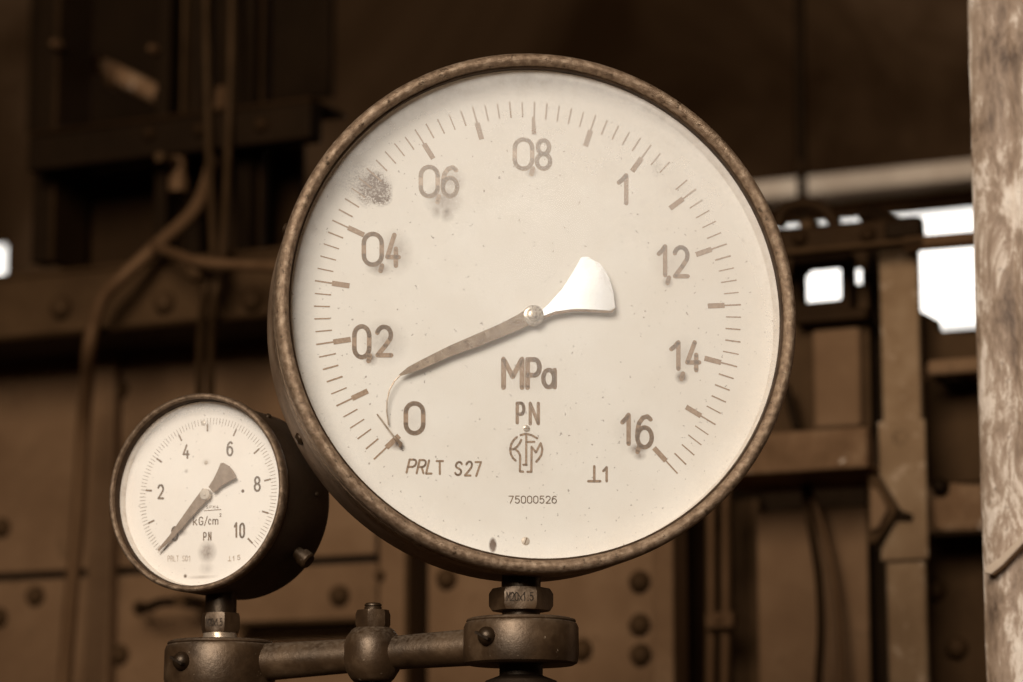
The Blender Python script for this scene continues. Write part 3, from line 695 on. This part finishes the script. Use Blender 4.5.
# twin tubes falling in front of the beam
t = wthing('thin_tube', 'thin tube curving down past the beam, nearer the bent pipe', 'tube', 200, 400, -.07, )
child(t, wtube([(206,-30,-.02),(207,60,-.03),(209,150,-.04),(212,220,-.07),(213,262,-.085),(207,285,-.09),(203,310,-.085),(200,350,-.07),(199,420,-.05),(196,500,-.05)], .0032), 'tube_run', M_tube)
t = wthing('thin_tube', 'thin tube curving down past the beam, nearer the large gauge', 'tube', 212, 400, -.07)
child(t, wtube([(232,-30,-.02),(231,60,-.03),(228,150,-.04),(225,220,-.07),(221,268,-.085),(216,290,-.09),(213,315,-.085),(211,350,-.07),(210,420,-.05),(206,500,-.05)], .0032), 'tube_run', M_tube)
t = wthing('cross_tube', 'brown tube lying across, left of the large gauge above the beam', 'tube', 220, 262, -.1)
child(t, wtube([(155,247,-.08),(170,252,-.10),(200,262,-.11),(240,265,-.11),(290,267,-.11),(350,266,-.11)], .0042), 'tube_run', M_pipe)
child(t, rivet_mb(196, 272, -.1, .008), 'clamp_bolt', M_beam)
# dark upper machinery
plate('dark brown panel of the upper left machine, above the beam', 'machine_panel', (60, 300, 200, 160, 264, 150), .06, .01, M_blackbrown, [], cat='panel')
plate('dark back panel high up at the upper left', 'machine_panel', (28, 330, 60, -40, 118, 150), .30, .01, M_black, [], cat='panel')
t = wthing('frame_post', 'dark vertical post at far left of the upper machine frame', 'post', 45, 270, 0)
child(t, wbox(34, 51, 150, -60, 262, 45, .0, .02), 'web', M_black, bevel=.001); child(t, wbox(51, 56, 150, -60, 262, 45, .0, .05), 'flange', M_blackbrown, bevel=.001)
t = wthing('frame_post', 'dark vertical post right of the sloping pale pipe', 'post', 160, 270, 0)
child(t, wbox(155, 167, 150, -60, 262, 160, .0, .02), 'web', M_black, bevel=.001); child(t, wbox(167, 184, 60, -60, 118, 170, .02, .04), 'flange', M_beam, bevel=.001)
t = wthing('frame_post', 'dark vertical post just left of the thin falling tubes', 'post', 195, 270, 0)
child(t, wbox(186, 201, 150, -60, 262, 195, .03, .05), 'web', M_black, bevel=.001)
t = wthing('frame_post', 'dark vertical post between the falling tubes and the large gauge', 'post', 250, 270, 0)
child(t, wbox(236, 252, 150, -60, 262, 245, .0, .03), 'web', M_black, bevel=.001); child(t, wbox(258, 262, 150, -60, 262, 260, .01, .02), 'flange', M_blackbrown, bevel=.001)
t = wthing('frame_rail', 'black horizontal rail crossing the upper left machine frame', 'rail', 150, 160, -.03)
child(t, wbox(28, 310, 140, 121, 157, 150, -.03, -.01), 'web', M_black, bevel=.002); child(t, wbox(28, 310, 140, 116, 121, 150, -.03, .03), 'flange', M_blackbrown, bevel=.002)
for x in (150, 200, 262): child(t, rivet_mb(x, 134 - (x-150)*.08, -.03, .006), 'bolt', M_blackbrown)
t = wthing('sloping_pipe', 'pale sloping pipe stub in the dark upper left corner', 'pipe', 120, 80, .05)
child(t, wtube([(82,57,.10),(100,66,.10),(128,80,.10),(160,96,.10)], .0085), 'pipe_run', M_plate2)
child(t, wtube([(112,76,.10),(120,80,.10)], .0105), 'coupling', M_pipe)
for x, y, lab in ((57,45,'small worn knob on the far left post, high up'), (154,50,'small worn knob beside the sloping pale pipe')):
    tag(wobj(rivet_mb(x, y, -.005, .0045, .008), 'knob', M_pipe), lab, 'knob')
t = wthing('valve_body', 'worn brown valve below the black rail, by the second post', 'valve', 178, 170, 0)
child(t, MB().lathe(sc_([(0,12),(7,12),(8,8),(6,5),(6,-8),(8,-10),(8,-22),(0,-22)]), (W.loc(179,165,-.02)[0], -.02, W.loc(179,165,-.02)[1]), 'z', 20), 'body', M_pipe)
child(t, MB().lathe(sc_([(0,4),(4,4),(4,0),(4,-20),(0,-20)]), (W.loc(179,165,-.02)[0], -.03, W.loc(179,165,-.02)[1]), 'y', 16), 'spindle', M_beam)

# centre bottom: angle irons and plates
t = wthing('angle_iron', 'light vertical angle iron behind the middle of the manifold bar', 'angle iron', 395, 690, 0)
child(t, wbox(378, 404, 600, 400, 760, 395, -.01, .0), 'face', M_plate, bevel=.002); child(t, wbox(404, 408, 600, 400, 760, 395, -.01, .05), 'side', M_beam, bevel=.001)
tag(wobj(wbox(400, 430, 600, 400, 760, 395, .12, .13), 'recess_strip', M_black), 'black vertical recess between the angle iron and the middle plate', 'strip')
tag(wobj(rivet_mb(417, 583, .05, .008, .07), 'hinge_pin', M_beam), 'dark hinge pin in the black vertical recess', 'pin')
plate('brown riveted plate below the large gauge, left edge of it light', 'steel_plate', (427, 656, 600, 400, 760, 540), .01, .006, M_plate, [(447,579),(640,625),(640,582),(641,655),(447,650),(582,650)], cat='steel plate')
t = wthing('plate_edge', 'light vertical edge strip right of the plate below the large gauge', 'strip', 664, 690, 0)
child(t, wbox(652, 673, 620, 400, 760, 664, -.02, .01), 'strip', M_plate, bevel=.002)
plate('deep dark panel behind the twin conduits right of the large gauge', 'steel_plate', (668, 745, 600, 400, 760, 700), .12, .006, M_blackbrown, cat='steel plate')
for a, lab in ((711, 'left one of the twin vertical conduits below the large gauge'), (726, 'right one of the twin vertical conduits below the large gauge')):
    t = wthing('conduit', lab, 'conduit', a, 690, .02)
    child(t, wtube([(a+1.5,380,.04),(a+1,450,.04),(a,520,.04),(a,600,.04),(a-1,680,.04),(a-2,760,.04)], .0036), 'tube_run', M_pipe)
t = wthing('conduit_clamp', 'small clamp holding the twin vertical conduits together', 'clamp', 718, 622, .02)
child(t, wbox(705, 733, 620, 612, 628, 718, .028, .038), 'strap', M_pipe, bevel=.001); child(t, rivet_mb(719, 620, .028, .003), 'screw', M_pipe)
plate('brown vertical panel right of the twin conduits, under the black slot', 'steel_plate', (757, 868, 600, 508, 760, 810), .03, .006, M_plate, cat='steel plate')
tag(wobj(wbox(733, 760, 600, 500, 760, 745, .08, .09), 'side_plate', M_beam), 'dark narrow side plate left of the panel under the black slot', 'plate')
t = wthing('hanging_cable', 'dark cable hanging down the panel under the black slot', 'cable', 820, 690, 0)
child(t, wtube([(805,488,.02),(808,510,.0),(814,545,.0),(819,580,.0),(821,630,.0),(818,690,.0),(816,760,.0)], .0030), 'cable_run', M_blackbrown)
t = wthing('bent_rod', 'brown rod just right of the hanging dark cable', 'rod', 840, 690, .01)
child(t, wtube([(803,480,.03),(812,497,.01),(826,540,.012),(836,590,.012),(841,640,.012),(843,700,.012),(844,760,.012)], .0026), 'rod_run', M_pipe)
t = wthing('cross_beam', 'rusty horizontal beam right of the large gauge, above the black slot', 'beam', 805, 470, -.05)
child(t, wbox(700, 867, 450, 430, 470, 810, -.05, -.035), 'web', M_plate2, bevel=.002); child(t, wbox(700, 867, 450, 465, 471, 810, -.05, .05), 'flange', M_plate2, bevel=.002)
tag(wobj(wbox(700, 872, 490, 466, 515, 810, .10, .11), 'slot_back', M_black), 'black back of the slot under the rusty cross beam', 'plate')
# upper right cabinet with its window hole
t = wthing('cabinet_door', 'brown machine door with a small square peephole, right of the large gauge', 'door panel', 825, 430, .03)
def holeplate(px0, px1, py0, py1, hx0, hx1, hy0, hy1, w, th, yr, xr):
    U0, U1, Z0, Z1 = wrect(px0, px1, yr, py0, py1, xr, w); u0, u1, z0, z1 = wrect(hx0, hx1, (hy0+hy1)/2, hy0, hy1, (hx0+hx1)/2, w)
    mb = MB(); k = .004
    mb_pts_o = [(U0,Z0),(U1,Z0),(U1,Z1),(U0,Z1)]
    # octagonal hole
    hp = [(u0+k,z0),(u1-k,z0),(u1,z0+k),(u1,z1-k),(u1-k,z1),(u0+k,z1),(u0,z1-k),(u0,z0+k)]
    n = 0
    for y in (w, w + th): mb.v += [(x, y, z) for x, z in mb_pts_o] + [(x, y, z) for x, z in hp]
    f = [(0,1,5,4),(1,6,5),(1,2,7,6),(2,8,7),(2,3,9,8),(3,10,9),(3,0,11,10),(0,4,11)]
    mb.f += f + [tuple(12+i for i in reversed(q)) for q in f]
    mb.f += [(i, (i+1)%4, (i+1)%4+12, i+12) for i in range(4)] + [(4+i, 16+i, 16+(i+1)%8, 4+(i+1)%8) for i in range(8)]
    return mb
us_ = sorted(wrect(px0, px1, 285, 10, 20, 800, .03)[k] for px0, px1 in ((738, 802), (841, 854), (862, 868)) for k in (0, 1))
zs_ = sorted([wrect(0, 1, 0, 246, 432, 810, .03)[2], wrect(0, 1, 0, 246, 432, 810, .03)[3], wrect(0, 1, 0, 269, 301, 821, .03)[2], wrect(0, 1, 0, 269, 301, 821, .03)[3]])
zs2 = sorted([zs_[0], zs_[3], wrect(0, 1, 0, 268, 284, 858, .03)[2], wrect(0, 1, 0, 268, 284, 858, .03)[3]])
ds = MB()
ds.box(us_[0], us_[1], .03, .034, zs_[0], zs_[3]); ds.box(us_[1], us_[2], .03, .034, zs_[0], zs_[1]); ds.box(us_[1], us_[2], .03, .034, zs_[2], zs_[3])
ds.box(us_[2], us_[3], .03, .034, zs_[0], zs_[3]); ds.box(us_[3], us_[4], .03, .034, zs_[0], zs2[1]); ds.box(us_[3], us_[4], .03, .034, zs2[2], zs_[3]); ds.box(us_[4], us_[5], .03, .034, zs_[0], zs_[3])
child(t, ds, 'sheet', M_beam, smooth=False)
child(t, holeplate(792, 850, 255, 314, 800, 843, 266, 303, .015, .015, 285, 820), 'peephole_frame', M_blackbrown, smooth=False)
child(t, wbox(792, 866, 300, 310, 322, 825, .012, .03), 'lower_rail', M_blackbrown, bevel=.002)
child(t, wbox(812, 860, 370, 328, 428, 835, .022, .03), 'raised_panel', M_plate, bevel=.003)
child(t, wtube([(786,385,.01),(792,410,.01),(797,428,.01)], .003), 'stay_rod', M_black)
t = wthing('top_rail', 'dark riveted top rail of the machine at the bright window', 'rail', 850, 250, 0)
child(t, wbox(740, 921, 230, 222, 249, 850, -.03, -.018), 'web', M_blackbrown, bevel=.003)
child(t, wbox(740, 921, 230, 243, 249, 850, -.045, -.03), 'lip', M_beam, bevel=.002)
for x in (800, 868): child(t, rivet_mb(x, 236 - (x-850)*.05, -.03, .006), 'bolt', M_blackbrown)
t = wthing('lifting_eye', 'dark round lifting eye standing on the machine top rail', 'lifting eye', 805, 222, 0)
child(t, wtube([(778,228,0),(783,212,0),(793,206,0),(806,204,0),(819,207,0),(829,214,0),(836,228,0)], .0052), 'ring', M_blackbrown)
child(t, wbox(798, 812, 225, 219, 230, 805, -.01, .01), 'boss', M_beam, bevel=.002)
t = wthing('clamp_lever', 'dark lever lying on the top rail, right of the lifting eye', 'lever', 870, 222, 0)
child(t, wtube([(862,217,-.01),(872,215,-.012),(884,222,-.02),(897,226,-.02)], .0062), 'arm', M_black)
child(t, wbox(884, 921, 230, 219, 238, 900, -.036, -.03), 'block', M_black, bevel=.002)
t = wthing('guide_bar', 'thin brown bar crossing in front of the bright window opening', 'bar', 940, 242, 0)
child(t, wtube([(905,245,-.035),(925,243,-.035),(950,241,-.035),(985,238,-.035),(1040,234,-.035)], .0055), 'bar_run', M_pipe)
plate('long light vertical plate beside the post, with a bolt hole and bracket', 'steel_plate', (884, 923, 500, 236, 760, 905), -.02, .008, M_plate3, cat='steel plate')
t = wthing('dark_channel', 'black vertical channel left of the long light plate', 'channel', 872, 690, .05)
child(t, wbox(864, 888, 400, 249, 760, 872, .05, .06), 'web', M_black, bevel=.001)
tag(wobj(MB().lathe([(0,-.003),(.0042,-.003),(.0042,-.004),(.0062,-.004),(.0068,0),(0,0)], (W.loc(903,438,-.02)[0], -.02, W.loc(903,438,-.02)[1]), 'y', 20), 'bolt_hole', M_black), 'dark round bolt in the long light vertical plate', 'bolt')
t = wthing('bracket_plate', 'rust brown square plate with the dark bolt, fixed on the long light plate', 'plate', 903, 470, -.02)
child(t, wbox(878, 925, 440, 420, 560, 903, -.024, -.02), 'sheet', M_plate3, bevel=.001)
t = wthing('gusset_latch', 'triangular brown latch pointing right on the black channel', 'latch', 880, 500, -.02)
def wpoly(pts, w): return [W.loc(x, y, w) for x, y in pts]
child(t, MB().prism(wpoly([(870,474),(879,476),(899,509),(896,516),(878,543),(869,545)], -.03), -.034, -.024), 'tongue', M_beam, smooth=False, bevel=.001)
child(t, MB().prism(wpoly([(872,487),(880,492),(889,510),(880,528),(872,532)], -.035), -.039, -.033), 'boss', M_plate, smooth=False, bevel=.001)
child(t, MB().prism(wpoly([(895,508),(912,514),(912,519),(896,518),(880,548),(874,548)], -.026), -.030, -.024), 'edge_strip', M_black, smooth=False)
# far right bay between plate and post
plate('brown plate low in the bay between the light plate and the post', 'steel_plate', (924, 1000, 600, 536, 760, 950), .04, .006, M_beam, [(957,648),(935,590)], .0085, cat='steel plate')
plate('brown plate in the middle of the bay below the bright window', 'steel_plate', (924, 1000, 430, 378, 484, 950), .04, .006, M_beam, [(939,486)], .006, cat='steel plate')
t = wthing('bay_ledge', 'worn brown ledge block under the bright window', 'ledge', 950, 372, 0)
child(t, wbox(926, 1000, 365, 358, 374, 950, -.01, .04), 'shelf', M_plate, bevel=.003); child(t, wbox(934, 962, 380, 374, 381, 950, .0, .03), 'shadow_lip', M_black, bevel=.001)
child(t, MB().prism(wpoly([(915,308),(934,318),(936,330),(950,333),(975,334),(1000,334),(1000,362),(915,362)], .02), .02, .035), 'broken_board', M_beam, smooth=False)
t = wthing('bay_bracket', 'rusty bulging bracket beside the post, right of the triangular latch', 'bracket', 950, 530, 0)
child(t, MB().prism(wpoly([(926,502),(935,492),(950,482),(972,484),(1000,484),(1000,531),(945,532),(930,530)], -.005), -.005, .035), 'block', M_plate2, smooth=False, bevel=.004)
child(t, rivet_mb(940, 487, -.008, .006), 'bolt', M_black)
child(t, wbox(928, 1000, 530, 531, 536, 950, -.008, .04), 'shelf', M_black, bevel=.001)  # black strip paints the shadow beneath the bracket

# window lintel beam (pale) and hanging cable
tag(wobj(wbox(560, 1060, 180, 176, 196, 800, .72, .82), 'lintel_beam', M_lintel, bevel=.004), 'pale horizontal beam under the dark upper wall at right', 'beam')
tag(wobj(wbox(560, 1060, 200, 196, 208, 800, .76, .84), 'sill_board', M_board, bevel=.004), 'brown board just under the pale beam at right', 'board')
t = wthing('drop_pipe', 'black vertical pipe hanging in front of the upper right wall', 'pipe', 802, 210, .5)
child(t, wtube([(799,-60,.5),(800,60,.5),(801,140,.5),(803,225,.5)], .0046), 'pipe_run', M_black)
child(t, MB().lathe(sc_([(0,6),(7,6),(7,-6),(0,-6)]), (W.loc(801,168,.5)[0], .5, W.loc(801,168,.5)[1]), 'z', 16), 'coupling', M_blackbrown)
# post in the right foreground
t = wthing('peeling_post', 'pale post with peeling paint at the right edge of the view', 'post', 1000, 740, -.4)
u0, _ = W.loc(976.5, 341, -.4); u1 = u0 + .075
z0 = -1.35; z1 = 1.9
pmb = MB(); prof = [(u0,0),(u0+.004,-.004),(u0+.020,-.0065),(u0+.024,-.0045),(u0+.030,-.0065),(u1-.004,-.006),(u1,0),(u1,.07),(u0,.07)]
nz = 90; n = len(prof); random.seed(3)
for k in range(nz+1):
    z = z0 + (z1-z0)*k/nz; j = random.uniform(-.0006,.0006)
    pmb.v += [(u + j*(1 if i < 5 else 0), -.4 + y, z) for i, (u, y) in enumerate(prof)]
for k in range(nz):
    pmb.f += [(k*n+i, k*n+(i+1)%n, (k+1)*n+(i+1)%n, (k+1)*n+i) for i in range(n)]
pmb.f += [tuple(range(n)), tuple(nz*n+i for i in range(n))]
child(t, pmb, 'shaft', M_post, sharp=40)
fk = [W.loc(x, y, -.412) for x, y in [(984,573),(992,575),(1003,566),(1023,545),(1045,520),(1045,512),(1020,538),(1000,558),(988,566)]]
child(t, MB().prism(fk, -.414, -.406), 'lifting_flake', M_lintel, smooth=False, bevel=.001)

# ================================================================== ROOM
def wallgrid(us, zs, holes, w0, w1, name, m):
    """wall in frame W with rectangular openings; holes: (u0,u1,z0,z1)"""
    us = sorted(set(us + [h[0] for h in holes] + [h[1] for h in holes])); zs = sorted(set(zs + [h[2] for h in holes] + [h[3] for h in holes]))
    mb = MB()
    hole = lambda i, j: any(h[0] <= (us[i]+us[i+1])/2 <= h[1] and h[2] <= (zs[j]+zs[j+1])/2 <= h[3] for h in holes)
    nu, nz_ = len(us), len(zs); idx = {}
    def vtx(i, j, s):
        if (i,j,s) not in idx: idx[(i,j,s)] = len(mb.v); mb.v.append((us[i], (w0, w1)[s], zs[j]))
        return idx[(i,j,s)]
    solid = lambda i, j: 0 <= i < nu-1 and 0 <= j < nz_-1 and not hole(i, j)
    for i in range(nu-1):
        for j in range(nz_-1):
            if not solid(i, j): continue
            mb.f.append((vtx(i,j,0), vtx(i+1,j,0), vtx(i+1,j+1,0), vtx(i,j+1,0))); mb.f.append((vtx(i,j+1,1), vtx(i+1,j+1,1), vtx(i+1,j,1), vtx(i,j,1)))
            if not solid(i-1, j): mb.f.append((vtx(i,j,0), vtx(i,j+1,0), vtx(i,j+1,1), vtx(i,j,1)))
            if not solid(i+1, j): mb.f.append((vtx(i+1,j,0), vtx(i+1,j,1), vtx(i+1,j+1,1), vtx(i+1,j+1,0)))
            if not solid(i, j-1): mb.f.append((vtx(i,j,0), vtx(i,j,1), vtx(i+1,j,1), vtx(i+1,j,0)))
            if not solid(i, j+1): mb.f.append((vtx(i,j+1,0), vtx(i+1,j+1,0), vtx(i+1,j+1,1), vtx(i,j+1,1)))
    return struct(wobj(mb, name, m, smooth=False))
WB = .90
h1 = wrect(745, 992, 270, 208, 345, 850, WB + .05)
h2 = wrect(-90, 5, 270, 240, 300, 0, WB)[:2] + wrect(-60, 10, 270, 246, 300, 0, WB + .05)[2:]
wallgrid([-2.6, 2.4], [-1.5, 2.2], [h1, h2], WB, WB + .05, 'wall_back', M_wall)
struct(wobj(MB().box(-2.6, 2.4, -4.2, WB + .12, -1.55, -1.5), 'floor', M_room))
struct(wobj(MB().box(-2.6, 2.4, -4.2, WB + .12, 2.2, 2.25), 'ceiling', M_room))
struct(wobj(MB().box(-2.65, -2.6, -4.2, WB + .12, -1.5, 2.2), 'wall_left', M_room))
struct(wobj(MB().box(2.4, 2.45, -4.2, WB + .12, -1.5, 2.2), 'wall_right', M_room))
# rear wall behind the camera
wallgrid([-2.6, 2.4], [-1.5, 2.2], [], -4.32, -4.2, 'wall_front', M_room)
# brick ghost on upper wall: darker stain patches come from the wall material itself

for nm, grp in (('frame_post', 'dark vertical posts of the upper left machine frame'), ('thin_tube', 'thin tubes falling in front of the riveted beam'),
                ('conduit', 'twin vertical conduits below the large gauge'), ('knob', 'small worn knobs high on the left frame'),
                ('machine_panel', 'dark panels of the upper left machine'), ('steel_plate', 'brown steel plates of the machine wall')):
    for o in bpy.data.objects:
        if o.parent is None and o.name.split('.')[0] == nm: o['group'] = grp
# ------------------------------------------------------------------ lights
def area(name, loc, target, sx_, sy_, e, col):
    l = bpy.data.lights.new(name, 'AREA'); l.shape = 'RECTANGLE'; l.size = sx_; l.size_y = sy_; l.energy = e; l.color = col
    o = bpy.data.objects.new(name, l); C.objects.link(o); o.location = loc
    o.rotation_euler = (Vector(target) - Vector(loc)).to_track_quat('-Z', 'Y').to_euler(); return o
area('window_daylight', (-1.0, -1.35, 1.45), (0, 1.45, .15), 1.7, 1.5, 150, (1, .98, .955))
# small unseen light, added at the mirror angle to make the counterweight glare
tx, tz = fl.loc(588, 290, YN); tp_ = fl.world(tx, YN, tz); dv = tp_.normalized(); nv = -fl.N
rv = dv - nv * (2 * dv.dot(nv)); lp_ = tp_ + rv * 2.9
area('counterweight_glare_light', tuple(lp_), tuple(tp_), .28, .28, 1.1, (1, .98, .95))

w = bpy.data.worlds.new('sky'); sc.world = w; w.use_nodes = True
w.node_tree.nodes['Background'].inputs[0].default_value = (1, .96, .90, 1); w.node_tree.nodes['Background'].inputs[1].default_value = 2.0

# ------------------------------------------------------------------ camera
cd = bpy.data.cameras.new('camera'); cam = bpy.data.objects.new('camera', cd); C.objects.link(cam)
cam.location = (0, 0, 0); cam.rotation_euler = (pi/2 + PIT, 0, 0)
cd.sensor_width = 36; cd.lens = F / 1023 * 36; cd.clip_start = .05; cd.clip_end = 50
cd.dof.use_dof = True; cd.dof.focus_distance = 1.43; cd.dof.aperture_fstop = 7.4
sc.camera = cam
sc.view_settings.view_transform = 'Standard'; sc.view_settings.look = 'None'; sc.view_settings.gamma = 1; sc.view_settings.exposure = 0
sc.view_settings.use_curve_mapping = False
sc.cycles.use_denoising = True
sc.cycles.transparent_max_bounces = 16
sc.cycles.sample_clamp_indirect = 6
